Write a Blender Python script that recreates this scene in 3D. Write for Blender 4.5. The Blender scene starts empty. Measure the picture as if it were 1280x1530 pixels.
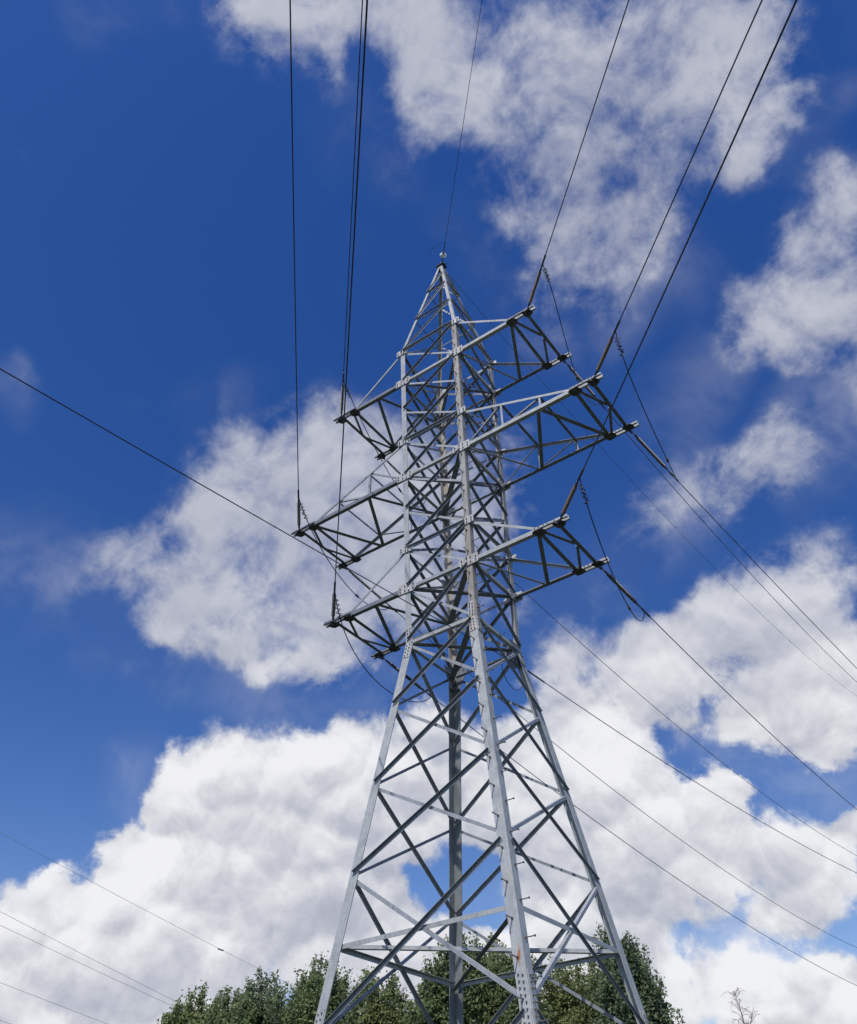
import bpy, math, random
import numpy as np
from mathutils import Vector, Matrix

# ------------------------------------------------------------------ camera
SC = bpy.context.scene
COL = SC.collection
GZ = 18.343                      # tower frame: z of the middle crossarm above the ground
AZ, PIT, ROLL, FPX = 0.604, 2.2826, -0.032, 1300.1
CAM = Vector((9.738, -15.442, -16.743 + GZ))
cam_rot = Matrix.Rotation(AZ, 3, 'Z') @ Matrix.Rotation(PIT, 3, 'X') @ Matrix.Rotation(ROLL, 3, 'Z')
cd = bpy.data.cameras.new('camera'); camera = bpy.data.objects.new('camera', cd); COL.objects.link(camera)
cd.sensor_fit = 'VERTICAL'; cd.sensor_height = 36; cd.lens = 36 * FPX / 1530
cd.shift_y = -2.84 / 1530
cd.clip_start = 0.05; cd.clip_end = 6000
camera.matrix_world = Matrix.Translation(CAM) @ cam_rot.to_4x4()
SC.camera = camera
SC.render.engine = 'CYCLES'
SC.cycles.use_adaptive_sampling = True; SC.cycles.adaptive_threshold = .02; SC.cycles.adaptive_min_samples = 10
SC.cycles.max_bounces = 6; SC.cycles.diffuse_bounces = 3
VS = SC.view_settings
SC.display_settings.display_device = 'sRGB'
VS.view_transform = 'Standard'; VS.look = 'None'; VS.exposure = 0; VS.gamma = 1; VS.use_curve_mapping = False


def sky_dir(x, y):
    """direction (world) of a place in the sky, given in the photograph's measuring grid"""
    return (cam_rot @ Vector(((x - 640) / FPX, (762.16 - y) / FPX, -1))).normalized()


# ------------------------------------------------------------------ sun
SUN_AZ, SUN_EL = math.radians(-72), math.radians(56)
sd = Vector((math.cos(SUN_AZ) * math.cos(SUN_EL), math.sin(SUN_AZ) * math.cos(SUN_EL), math.sin(SUN_EL)))
sl = bpy.data.lights.new('sun', 'SUN'); sl.energy = 4.0; sl.angle = math.radians(0.5); sl.color = (1, .955, .89)
sun = bpy.data.objects.new('sun', sl); COL.objects.link(sun)
sun.rotation_euler = sd.to_track_quat('Z', 'Y').to_euler()

# ------------------------------------------------------------------ sky with clouds (world shader, laid out by direction)
wd = bpy.data.worlds.new('World'); SC.world = wd; wd.use_nodes = True
nt = wd.node_tree; nt.nodes.clear()


def N(t, **k):
    n = nt.nodes.new(t)
    for a, b in k.items():
        setattr(n, a, b)
    return n


def L(a, b):
    nt.links.new(a, b)


def _in(sock, v):
    if isinstance(v, (int, float)):
        sock.default_value = v
    elif isinstance(v, (tuple, list, Vector)):
        sock.default_value = tuple(v)
    else:
        L(v, sock)


def mth(op, a, b=None, c=None, clamp=False):
    n = N('ShaderNodeMath', operation=op, use_clamp=clamp)
    _in(n.inputs[0], a)
    if b is not None: _in(n.inputs[1], b)
    if c is not None: _in(n.inputs[2], c)
    return n.outputs[0]


def vmth(op, a, b=None, s=None):
    n = N('ShaderNodeVectorMath', operation=op)
    _in(n.inputs[0], a)
    if b is not None: _in(n.inputs[1], b)
    if s is not None: _in(n.inputs['Scale'], s)
    return n.outputs['Value'] if op in ('DISTANCE', 'DOT_PRODUCT', 'LENGTH') else n.outputs['Vector']


def rng(v, a, b, c, d, smooth=True):
    n = N('ShaderNodeMapRange', interpolation_type='SMOOTHSTEP' if smooth else 'LINEAR')
    _in(n.inputs[0], v)
    for i, q in enumerate((a, b, c, d)):
        _in(n.inputs[1 + i], q)
    return n.outputs[0]


def noise(v, scale, detail=6, rough=.55, dist=0.0, colour=False, lac=2.0):
    n = N('ShaderNodeTexNoise')
    L(v, n.inputs['Vector'])
    n.inputs['Scale'].default_value = scale; n.inputs['Detail'].default_value = detail
    n.inputs['Roughness'].default_value = rough; n.inputs['Distortion'].default_value = dist
    n.inputs['Lacunarity'].default_value = lac
    return n.outputs['Color'] if colour else n.outputs['Fac']


def field(vec, blobs):
    """sum of soft round lumps placed on the sky sphere: x, y, radius, weight"""
    acc = None
    for x, y, r, w in blobs:
        c = sky_dir(x, y)
        rad = .5 * ((sky_dir(x + r, y) - c).length + (sky_dir(x, y + r) - c).length)
        d = vmth('DISTANCE', vec, c)
        v = rng(d, 0.0, rad, w, 0.0)
        acc = v if acc is None else mth('ADD', acc, v)
    return acc


# lumps of the cloud field (cover)
COVER = [
    # top bank
    (330, 15, 95, .75), (400, 35, 110, .8), (480, 60, 100, .6), (510, 105, 60, .35), (370, 90, 45, .4), (560, 10, 90, .45),
    (640, 30, 130, .6), (740, 60, 150, .65), (860, 50, 160, .6), (700, 170, 110, .6), (640, 200, 75, .5), (620, 130, 90, .3), (800, 190, 150, .6), (900, 180, 150, .5),
    (1000, 80, 140, .5), (1080, 60, 130, .7), (1130, 150, 120, .75), (1090, 220, 90, .7), (1000, 210, 130, .55), (840, 320, 120, .5), (780, 360, 90, .45),
    (900, 340, 120, .4), (960, 310, 110, .5), (820, 420, 90, .5), (900, 430, 90, .5), (760, 300, 80, .3), (970, 390, 70, .35), (700, 275, 50, .3), (960, 20, 120, .4), (1180, 90, 60, .3),
    # right bank
    (1270, 300, 110, .75), (1230, 400, 120, .8), (1170, 470, 110, .75), (1120, 520, 85, .55), (1280, 480, 130, .8), (1200, 560, 75, .5), (1280, 600, 70, .4), (1100, 440, 60, .3), (1180, 340, 70, .35),
    # small puff
    (1150, 700, 95, .7), (1070, 735, 95, .6), (980, 745, 90, .42), (930, 790, 80, .3), (1190, 720, 60, .3), (1100, 770, 60, .25),
    # middle right bank
    (1240, 870, 120, .75), (1150, 900, 130, .8), (1080, 900, 80, .6), (1060, 970, 120, .8), (1180, 1000, 150, .9), (1270, 1000, 140, .8), (1240, 1090, 90, .6), (1140, 1080, 90, .55),
    (960, 990, 80, .6), (870, 960, 75, .5), (820, 1000, 90, .6), (900, 1040, 110, .6), (980, 1060, 60, .35), (780, 900, 70, .45), (740, 760, 110, .5), (760, 640, 80, .3), (1000, 1000, 80, .4),
    # lower right bank
    (850, 1130, 130, .9), (950, 1150, 110, .8), (1020, 1180, 90, .7), (1080, 1195, 70, .6), (930, 1260, 170, 1.), (1050, 1280, 130, .8), (1180, 1270, 130, .75), (1260, 1240, 90, .6), (1280, 1310, 110, .6),
    (880, 1370, 150, .8), (1000, 1340, 110, .45), (1180, 1350, 90, .4), (760, 1180, 150, .8), (1230, 1370, 80, .35), (960, 1430, 80, .3),
    (1040, 1480, 75, .8), (1110, 1470, 85, .9), (1190, 1490, 90, .9), (1260, 1470, 75, .9), (1010, 1520, 80, .8), (1150, 1540, 130, .9), (1280, 1540, 110, .8),
    # middle left bank
    (500, 650, 105, .65), (430, 690, 110, .7), (350, 720, 100, .65), (290, 760, 90, .6), (560, 680, 120, .7), (600, 780, 150, .7), (480, 780, 130, .8), (360, 820, 130, .75), (250, 830, 110, .55), (170, 810, 80, .38),
    (150, 880, 70, .3), (300, 900, 130, .75), (240, 940, 80, .6), (420, 920, 130, .8), (520, 900, 120, .7), (380, 970, 60, .5), (480, 975, 60, .45), (600, 900, 90, .5), (330, 620, 60, .16), (40, 545, 60, .14), (670, 700, 120, .5), (690, 860, 100, .35),
    # lower left bank
    (500, 1110, 110, .8), (420, 1130, 110, .8), (340, 1150, 100, .7), (290, 1200, 90, .7), (560, 1120, 110, .8), (640, 1080, 110, .7), (400, 1240, 160, 1.), (560, 1240, 150, .9), (690, 1180, 130, .8), (250, 1280, 100, .8),
    (180, 1300, 80, .8), (130, 1290, 60, .5), (30, 1370, 75, .9), (100, 1370, 80, .8), (200, 1390, 140, 1.), (60, 1450, 140, 1.), (330, 1370, 150, 1.), (470, 1360, 140, .9), (600, 1400, 110, .55), (150, 1500, 150, .9), (330, 1480, 120, .7), (0, 1530, 120, .8),
    (480, 1450, 90, .4), (700, 1420, 90, .4), (800, 1350, 100, .6), (790, 1260, 110, .7), (590, 1480, 100, .4), (740, 1500, 120, .5),
    # clear places
    (612, 1303, 34, -.5), (655, 1318, 36, -.55), (700, 1356, 38, -.6), (748, 1300, 30, -.45), (712, 1302, 30, -.35), (730, 1375, 28, -.35), (1085, 1150, 40, -.3), (1140, 1165, 50, -.42), (1045, 1085, 70, .3), (1230, 1170, 60, -.55), (1110, 1215, 40, -.4), (1052, 1062, 30, -.45), (545, 75, 40, -.22), (545, 130, 40, -.2), (510, 40, 70, .3), (580, 60, 70, .3),
    (840, 880, 55, -.5), (690, 250, 40, -.35), (1045, 1350, 45, -.45), (1105, 1362, 50, -.4), (665, 1010, 45, -.35), (585, 1000, 45, -.35), (940, 90, 60, -.15), (1010, 300, 40, -.15), (850, 250, 30, -.15), (985, 160, 40, -.12),
    # fill
    (0, 1350, 80, .7), (-30, 1420, 110, .7), (60, 1390, 70, .4), (1140, 70, 100, .45), (1060, 150, 130, .4), (1130, 230, 70, .35), (560, 60, 90, .3), (640, 130, 80, .25),
    (1010, 1010, 100, .55), (940, 1080, 80, .4), (1090, 1060, 80, .4), (1200, 1100, 80, .4), (240, 1520, 110, .7), (450, 1480, 110, .55), (560, 1500, 100, .5), (340, 1540, 100, .6), (880, 1470, 130, .55), (980, 1460, 80, .4), (600, 860, 110, .4), (520, 960, 70, .35), (1000, 1390, 110, .42), (1140, 1390, 70, .3),
    (640, 1430, 150, .8), (560, 1330, 90, .5), (780, 1440, 120, .6), (860, 1270, 120, .5), (730, 1250, 70, .4), (70, 1340, 70, .5), (180, 1270, 60, .4), (250, 1200, 50, .3), (930, 1380, 120, .4), (1080, 1320, 110, .45), (1230, 1330, 110, .4), (1020, 1250, 100, .4), (1280, 1215, 60, .35), (1000, 950, 60, .3),
]
# lumps of light and dark inside the clouds (tops in full sun, grey bases)
TONE = [
    (230, 1310, 90, .42), (260, 1270, 70, .2), (120, 1320, 70, .2), (40, 1345, 60, .2), (340, 1395, 45, .25), (450, 1100, 110, .12), (290, 1150, 70, .15), (930, 1130, 110, .35), (1050, 1180, 90, .25), (870, 1180, 120, .25), (1130, 1430, 120, .3), (1020, 1450, 50, .3), (1250, 1440, 60, .2), (740, 1400, 90, .25),
    (400, 60, 150, -.02), (740, 80, 120, .06), (860, 200, 200, -.08), (1000, 250, 220, -.1), (860, 380, 180, -.12), (1230, 420, 200, -.03), (1150, 720, 150, -.1), (1150, 950, 220, -.02), (100, 1470, 130, -.16), (520, 1270, 190, -.07), (420, 1200, 140, -.05), (1180, 1510, 110, -.12), (1050, 1520, 80, -.08), (960, 1300, 160, -.06), (430, 740, 160, -.04), (520, 850, 170, -.08), (330, 950, 130, -.04), (520, 1420, 150, -.1), (250, 850, 150, -.08),
]

# broad thin veils between the banks
VEIL = [(60, 860, 170, .5), (30, 560, 70, .35), (330, 610, 90, .3), (150, 900, 130, .6), (230, 1010, 130, .5), (420, 1010, 140, .5), (600, 1010, 120, .5), (840, 900, 150, .6), (930, 840, 120, .4), (1020, 760, 130, .6), (1200, 690, 130, .5), (1230, 620, 90, .5),
        (1080, 1120, 140, .55), (1220, 1160, 120, .5), (1060, 560, 90, .4), (980, 420, 110, .4), (740, 420, 90, .3), (700, 330, 90, .35), (620, 250, 80, .3), (1200, 190, 90, .35), (1250, 40, 70, .4), (1250, 130, 70, .45), (150, 20, 80, .35), (1060, 1380, 200, .9), (760, 1330, 150, .5), (450, 1480, 180, .7), (180, 1190, 110, .35), (1000, 640, 110, .3), (540, 150, 110, .35), (880, 480, 110, .4)]

tc = N('ShaderNodeTexCoord'); D0 = tc.outputs['Generated']
# break the round lumps up: two scales of warping
w1 = vmth('SUBTRACT', noise(D0, 5.0, 2, .5, colour=True), (.5, .5, .5))
w2 = vmth('SUBTRACT', noise(D0, 17.0, 5, .62, colour=True), (.5, .5, .5))
Dw = vmth('ADD', D0, vmth('SCALE', w1, s=.10))
Dw = vmth('ADD', Dw, vmth('SCALE', w2, s=.055))
F = field(Dw, COVER)
B = field(Dw, TONE)
SOLID = [b_ for b_ in COVER if b_[3] >= .55]
relief = mth('SUBTRACT', field(Dw, SOLID), field(vmth('ADD', Dw, (.012, -.030, .040)), SOLID))     # tops catch the sun, bases do not
VF = field(vmth('ADD', D0, vmth('SCALE', w1, s=.16)), VEIL)
fb = noise(D0, 13.0, 9, .60, .25)
fb_up = noise(vmth('ADD', D0, tuple(Vector((.30, -.52, .8)) * .012)), 13.0, 9, .60, .25)
fine = noise(D0, 48.0, 7, .62)
low = noise(D0, 6.0, 3, .5)


def voro(v, scale):
    n = N('ShaderNodeTexVoronoi', feature='F1'); L(v, n.inputs['Vector'])
    n.inputs['Scale'].default_value = scale
    return n.outputs['Distance']


Dv = vmth('ADD', D0, vmth('SCALE', w2, s=.03))
vb = mth('ADD', mth('MULTIPLY', voro(Dv, 17.0), .6), mth('MULTIPLY', voro(Dv, 41.0), .4))      # cauliflower lumps
vb_up = mth('ADD', mth('MULTIPLY', voro(vmth('ADD', Dv, tuple(Vector((.30, -.52, .8)) * .012)), 17.0), .6), mth('MULTIPLY', voro(Dv, 41.0), .4))
sepz = N('ShaderNodeSeparateXYZ'); L(D0, sepz.inputs[0])
lowsky = rng(sepz.outputs['Z'], .40, .62, 1.0, 0.0)          # heaped clouds low down, ragged thin ones high up
nz = mth('ADD', mth('MULTIPLY', mth('SUBTRACT', fb, .5), 1.5), mth('MULTIPLY', mth('SUBTRACT', fine, .5), .45))
nz = mth('SUBTRACT', nz, mth('MULTIPLY', mth('SUBTRACT', vb, .42), mth('MULTIPLY', lowsky, .55)))
nz = mth('MULTIPLY', nz, rng(F, -.05, .38, .12, 1.0))
nz = mth('MULTIPLY', nz, mth('SUBTRACT', 1.55, mth('MULTIPLY', lowsky, .5)))
dens = mth('ADD', F, nz)
hi_edge = mth('SUBTRACT', 1.15, mth('MULTIPLY', lowsky, .60))
alpha = rng(dens, mth('ADD', .02, mth('MULTIPLY', lowsky, .10)), hi_edge, 0.0, 1.0)
alpha = mth('MULTIPLY', alpha, mth('ADD', .86, mth('MULTIPLY', lowsky, .12)))
veil = mth('MULTIPLY', VF, rng(mth('ADD', fb, mth('MULTIPLY', mth('SUBTRACT', low, .5), .8)), .36, .72, .10, .85), clamp=True)
veil = mth('MULTIPLY', veil, .46)
alpha = mth('MAXIMUM', alpha, mth('SUBTRACT', 1.0, mth('MULTIPLY', mth('SUBTRACT', 1.0, alpha), mth('SUBTRACT', 1.0, veil))))
# light inside the cloud: slope of the lumps towards the sun, broad tone, thickness
slope = mth('MULTIPLY', mth('SUBTRACT', fb, fb_up), mth('ADD', .6, mth('MULTIPLY', lowsky, .6)))
slope_v = mth('MULTIPLY', mth('SUBTRACT', vb_up, vb), mth('MULTIPLY', lowsky, 1.7))
tone = mth('ADD', mth('MULTIPLY', B, .85), mth('ADD', slope, slope_v))
tone = mth('ADD', tone, mth('MULTIPLY', mth('SUBTRACT', low, .5), .35))
tone = mth('ADD', tone, mth('ADD', .47, mth('MULTIPLY', lowsky, .19)))
tone = mth('ADD', tone, mth('MULTIPLY', relief, mth('ADD', .09, mth('MULTIPLY', lowsky, .10))))
tone = mth('SUBTRACT', tone, mth('MULTIPLY', rng(F, 1.0, 2.6, 0.0, .10), lowsky))
ramp = N('ShaderNodeValToRGB'); L(tone, ramp.inputs['Fac'])
cr = ramp.color_ramp; cr.interpolation = 'B_SPLINE'
cr.elements[0].position = .12; cr.elements[0].color = (.35, .375, .455, 1)
cr.elements[1].position = 1.04; cr.elements[1].color = (.93, .93, .955, 1)
e = cr.elements.new(.45); e.color = (.51, .53, .615, 1)
e = cr.elements.new(.70); e.color = (.675, .685, .725, 1)

sky = N('ShaderNodeTexSky', sky_type='NISHITA', sun_disc=False)
sky.sun_elevation = SUN_EL; sky.sun_rotation = math.pi / 2 - SUN_AZ
sky.altitude = 200; sky.air_density = 1.0; sky.dust_density = .3; sky.ozone_density = 3.0
hs = N('ShaderNodeHueSaturation'); L(sky.outputs[0], hs.inputs['Color'])
hs.inputs['Saturation'].default_value = 1.35; hs.inputs['Value'].default_value = 1.0; hs.inputs['Hue'].default_value = .5
ch = N('ShaderNodeSeparateXYZ'); L(vmth('SCALE', hs.outputs[0], s=.1), ch.inputs[0])
chj = N('ShaderNodeCombineXYZ')                    # a phone camera's deep blue
for i, (gm, k) in enumerate(((1.16, 37.0), (1.37, 23.2), (1.10, 13.9))):
    L(mth('MULTIPLY', mth('POWER', ch.outputs[i], gm), k), chj.inputs[i])
hzm = N('ShaderNodeMix', data_type='RGBA'); L(rng(sepz.outputs['Z'], .02, .19, 1.0, 0.0), hzm.inputs[0])      # pale air at the horizon
L(chj.outputs[0], hzm.inputs[6]); hzm.inputs[7].default_value = (3.6, 4.8, 6.6, 1)
skycol = hzm.outputs[2]
bg1 = N('ShaderNodeBackground'); L(skycol, bg1.inputs['Color']); bg1.inputs['Strength'].default_value = .10
bg2 = N('ShaderNodeBackground'); L(ramp.outputs[0], bg2.inputs['Color']); bg2.inputs['Strength'].default_value = 1.0
mx = N('ShaderNodeMixShader'); L(alpha, mx.inputs[0]); L(bg1.outputs[0], mx.inputs[1]); L(bg2.outputs[0], mx.inputs[2])
ow = N('ShaderNodeOutputWorld'); L(mx.outputs[0], ow.inputs['Surface'])

# ------------------------------------------------------------------ materials
def mat(name, col, rough=.6, metal=0.0, var=.0, vscale=6.0, spec=.5):
    m = bpy.data.materials.new(name); m.use_nodes = True
    t = m.node_tree; b = t.nodes['Principled BSDF']
    b.inputs['Base Color'].default_value = (*col, 1); b.inputs['Roughness'].default_value = rough
    b.inputs['Metallic'].default_value = metal; b.inputs['Specular IOR Level'].default_value = spec
    if var:
        co = t.nodes.new('ShaderNodeTexCoord')
        n = t.nodes.new('ShaderNodeTexNoise'); n.inputs['Scale'].default_value = vscale; n.inputs['Detail'].default_value = 8
        n.inputs['Roughness'].default_value = .65
        r = t.nodes.new('ShaderNodeValToRGB')
        r.color_ramp.elements[0].position = .30; r.color_ramp.elements[1].position = .72
        r.color_ramp.elements[0].color = (*[c * (1 - var) for c in col], 1)
        r.color_ramp.elements[1].color = (*[min(1, c * (1 + var)) for c in col], 1)
        t.links.new(co.outputs['Object'], n.inputs['Vector']); t.links.new(n.outputs['Fac'], r.inputs['Fac'])
        t.links.new(r.outputs['Color'], b.inputs['Base Color'])
    return m


def steel(name, col, brown, amount, rust=None):
    """weathered galvanised steel: spangle, dull run-down streaks, brown weathering patches, one rust run"""
    m = mat(name, col, .52, .25, .0)
    t = m.node_tree; b = t.nodes['Principled BSDF']; k = t.links.new
    co = t.nodes.new('ShaderNodeTexCoord')

    def nz(scale, detail, sc=(1, 1, 1)):
        mp = t.nodes.new('ShaderNodeMapping'); mp.inputs['Scale'].default_value = sc
        n = t.nodes.new('ShaderNodeTexNoise'); n.inputs['Scale'].default_value = scale; n.inputs['Detail'].default_value = detail
        n.inputs['Roughness'].default_value = .62
        k(co.outputs['Object'], mp.inputs[0]); k(mp.outputs[0], n.inputs['Vector']); return n.outputs['Fac']

    def ramp(f, a, c, lo, hi):
        r = t.nodes.new('ShaderNodeValToRGB'); e = r.color_ramp.elements
        e[0].position, e[1].position = a, c; e[0].color = (*lo, 1); e[1].color = (*hi, 1); k(f, r.inputs[0]); return r.outputs[0]

    def mix(f, a, c, mode='MIX'):
        x = t.nodes.new('ShaderNodeMix'); x.data_type = 'RGBA'; x.blend_type = mode
        if isinstance(f, float): x.inputs[0].default_value = f
        else: k(f, x.inputs[0])
        k(a, x.inputs[6])
        if isinstance(c, tuple): x.inputs[7].default_value = (*c, 1)
        else: k(c, x.inputs[7])
        return x.outputs[2]
    base = ramp(nz(3.2, 6), .3, .7, [q * .84 for q in col], [min(1, q * 1.12) for q in col])
    base = mix(.5, base, ramp(nz(16, 3), .35, .65, [.82] * 3, [1.08] * 3), 'MULTIPLY')
    base = mix(.6, base, ramp(nz(9, 3, (2.5, 2.5, .25)), .38, .62, [.80, .81, .80], [1.03] * 3), 'MULTIPLY')
    base = mix(ramp(nz(1.1, 7, (2.2, 2.2, .5)), .62 - amount * .35, .78 - amount * .2, (0, 0, 0), (1, 1, 1)), base, brown)
    if rust:
        d = t.nodes.new('ShaderNodeVectorMath'); d.operation = 'DISTANCE'
        mp = t.nodes.new('ShaderNodeMapping'); mp.vector_type = 'POINT'
        mp.inputs['Scale'].default_value = (11, 11, 2.3)
        mp.inputs['Location'].default_value = (-rust[0] * 11, -rust[1] * 11, -rust[2] * 2.3)
        k(co.outputs['Object'], mp.inputs[0]); k(mp.outputs[0], d.inputs[0]); d.inputs[1].default_value = (0, 0, 0)
        ad = t.nodes.new('ShaderNodeMath'); ad.operation = 'MULTIPLY_ADD'; ad.inputs[1].default_value = .9
        k(nz(14, 5, (1, 1, .3)), ad.inputs[0]); k(d.outputs['Value'], ad.inputs[2])
        base = mix(ramp(ad.outputs[0], .62, 1.0, (1, 1, 1), (0, 0, 0)), base, (.36, .15, .05))
    k(base, b.inputs['Base Color'])
    k(ramp(nz(5, 5), .3, .7, [.42] * 3, [.68] * 3), b.inputs['Roughness'])
    return m


M = {}
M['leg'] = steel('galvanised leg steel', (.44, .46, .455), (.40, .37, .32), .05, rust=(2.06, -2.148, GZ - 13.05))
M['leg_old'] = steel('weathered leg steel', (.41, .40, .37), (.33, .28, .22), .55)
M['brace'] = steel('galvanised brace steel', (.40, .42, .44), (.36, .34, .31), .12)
M['dark'] = steel('shade toned steel', (.225, .245, .275), (.17, .165, .165), .2)  # darker bluish copy of the steel: shade on these members put into the colour
M['rear'] = steel('shade toned rear leg steel', (.30, .325, .33), (.25, .25, .24), .1)  # leg steel darkened, so the colour itself carries the rear leg's shade
M['mid'] = steel('shade toned brace steel', (.27, .295, .32), (.24, .23, .22), .15)  # darker copy of the brace steel, shade of the outer diagonals painted in
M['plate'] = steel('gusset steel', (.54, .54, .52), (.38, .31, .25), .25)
M['bolt'] = mat('bolt steel', (.16, .155, .15), .55, .4, .3, 30)
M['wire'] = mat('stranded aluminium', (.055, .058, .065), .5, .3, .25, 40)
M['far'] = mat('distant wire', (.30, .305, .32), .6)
M['fibre'] = mat('black cable sheath', (.025, .025, .028), .55)
M['brown'] = mat('brown insulator housing', (.145, .116, .094), .5, 0, .2, 8)
M['black'] = mat('dark insulator housing', (.075, .075, .08), .5, 0, .2, 8)
M['grey'] = mat('grey insulator housing', (.13, .13, .13), .5, 0, .2, 8)
M['fit'] = mat('forged fittings', (.11, .11, .115), .55, .5, .3, 20)
M['conc'] = mat('footing concrete', (.35, .34, .32), .9, 0, .25, 5)
gl = mat('glass disc', (.88, .96, .95), .12); gb = gl.node_tree.nodes['Principled BSDF']
gb.inputs['Transmission Weight'].default_value = .3; gb.inputs['IOR'].default_value = 1.5; M['glass'] = gl


# ------------------------------------------------------------------ mesh helpers
class MB:
    def __init__(self): self.v = []; self.f = []; self.cut = None

    def prism(self, sec0, sec1):
        n = len(sec0); o = len(self.v); self.v += [tuple(p) for p in sec0] + [tuple(p) for p in sec1]
        for i in range(n):
            j = (i + 1) % n; self.f.append((o + i, o + j, o + n + j, o + n + i))
        self.f.append(tuple(range(o + n - 1, o - 1, -1))); self.f.append(tuple(range(o + n, o + 2 * n)))
        return self

    def angle(self, p0, p1, a, b, w, t, w2=None):
        """rolled L section: heel on the line p0-p1, flanges of width w along a and w2 along b"""
        p0, p1 = Vector(p0), Vector(p1); d = (p1 - p0).normalized(); w2 = w2 or w
        a = Vector(a); a = (a - d * a.dot(d)).normalized()
        b = Vector(b); b = b - d * b.dot(d); b = (b - a * b.dot(a)).normalized()
        s = [(0, 0), (w, 0), (w, t), (t, t), (t, w2), (0, w2)]
        if a.cross(b).dot(d) < 0: s = s[::-1]
        s0 = [p0 + a * x + b * y for x, y in s]; s1 = [p1 + a * x + b * y for x, y in s]
        return self.prism(s0, s1)

    def poly(self, c, u, v, pts, t):
        """flat plate: outline pts in the (u, v) plane about c, thickness t"""
        c, u, v = Vector(c), Vector(u).normalized(), Vector(v).normalized(); n = u.cross(v).normalized()
        a = [c + u * x + v * y - n * t / 2 for x, y in pts]; b = [p + n * t for p in a]
        return self.prism(a, b)

    def bar(self, p0, p1, r, n=6, r1=None):
        p0, p1 = Vector(p0), Vector(p1); d = (p1 - p0).normalized()
        u = d.orthogonal().normalized(); v = d.cross(u); r1 = r if r1 is None else r1
        cs = [(math.cos(2 * math.pi * i / n), math.sin(2 * math.pi * i / n)) for i in range(n)]
        return self.prism([p0 + (u * x + v * y) * r for x, y in cs], [p1 + (u * x + v * y) * r1 for x, y in cs])

    def tube(self, pts, r, n=6):
        pts = [Vector(p) for p in pts]; rr = r if isinstance(r, (list, tuple)) else [r] * len(pts)
        o = len(self.v); u = None
        for i, p in enumerate(pts):
            d = (pts[min(i + 1, len(pts) - 1)] - pts[max(i - 1, 0)]).normalized()
            u = d.orthogonal().normalized() if u is None else (u - d * u.dot(d)).normalized()
            v = d.cross(u)
            for k in range(n):
                q = 2 * math.pi * k / n; self.v.append(tuple(p + (u * math.cos(q) + v * math.sin(q)) * rr[i]))
        for i in range(len(pts) - 1):
            for k in range(n):
                j = (k + 1) % n; a = o + i * n; self.f.append((a + k, a + j, a + n + j, a + n + k))
        self.f.append(tuple(range(o + n - 1, o - 1, -1))); e = o + (len(pts) - 1) * n; self.f.append(tuple(range(e, e + n)))
        return self

    def box(self, c, h):
        c = Vector(c); x, y, z = h
        return self.prism([c + Vector(q) for q in ((-x, -y, -z), (x, -y, -z), (x, y, -z), (-x, y, -z))], [c + Vector(q) for q in ((-x, -y, z), (x, -y, z), (x, y, z), (-x, y, z))])

    def bolts(self): self.cut = len(self.f); return self

    def build(self, name, m, parent=None, smooth=False):
        me = bpy.data.meshes.new(name); me.from_pydata(self.v, [], self.f); me.update()
        me.materials.append(m)
        if self.cut is not None:          # everything added after .bolts() is bolt steel
            me.materials.append(M['bolt']); me.polygons.foreach_set('material_index', [0] * self.cut + [1] * (len(self.f) - self.cut))
        if smooth: me.polygons.foreach_set('use_smooth', [True] * len(me.polygons))
        o = bpy.data.objects.new(name, me); COL.objects.link(o)
        if parent: o.parent = parent
        return o


def tag(o, label=None, cat=None, group=None, kind=None):
    for k, v in (('label', label), ('category', cat), ('group', group), ('kind', kind)):
        if v: o[k] = v
    return o


def empty(name, loc):
    o = bpy.data.objects.new(name, None); COL.objects.link(o); o.location = loc; o.empty_display_size = .3; return o


rnd = random.Random(7)
_jit = [0]


def jit():
    """a few mm so that no two plates share a plane"""
    _jit[0] = (_jit[0] + 7) % 23
    return _jit[0] * .0007


# ------------------------------------------------------------------ ground
g = MB(); n = 48; R0 = 2500
for i in range(n + 1):
    for j in range(n + 1):
        u, v = (i / n * 2 - 1), (j / n * 2 - 1)
        x, y = math.copysign(abs(u) ** 2.6, u) * R0, math.copysign(abs(v) ** 2.6, v) * R0
        d = math.hypot(x, y)
        g.v.append((x, y, .0 if d < 12 else .25 * math.sin(x * .07 + 1) * math.sin(y * .06) * min(1, (d - 12) / 20)))
for i in range(n):
    for j in range(n):
        a = i * (n + 1) + j; g.f.append((a, a + n + 1, a + n + 2, a + 1))
M['grass'] = mat('meadow', (.046, .054, .034), .95, 0, .55, 1.7, .1)
tag(g.build('ground', M['grass'], smooth=True), kind='structure')

# ------------------------------------------------------------------ tower
ZL = dict(A=10.67, Ttie=5.453, Tlow=4.0, I=2.712, Mtie=1.388, Mlow=0.0, J=-1.247, Btie=-2.608, Blow=-3.861, W=-5.473,
          P1=-7.199, P2=-9.072, P3=-10.956, D=-12.247, B=-13.80, G=-18.20)
SGN = dict(N=(1, -1), R=(1, 1), L=(-1, -1), F=(-1, 1))
FACES = [('L', 'N', (0, -1, 0)), ('N', 'R', (1, 0, 0)), ('R', 'F', (0, 1, 0)), ('F', 'L', (-1, 0, 0))]


def hw(z):
    if z > ZL['Ttie']: return .075 + (1.073 - .075) * (ZL['A'] - z) / (ZL['A'] - ZL['Ttie'])
    if z > ZL['W']: return 1.007 + .066 * (z - ZL['W']) / (ZL['Ttie'] - ZL['W'])
    return 1.007 + 1.023 * (ZL['W'] - z) / (ZL['W'] - ZL['D'])


def corner(c, z):
    if isinstance(z, str): z = ZL[z]
    w = hw(z); return Vector((SGN[c][0] * w, SGN[c][1] * w, z + GZ))


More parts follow.
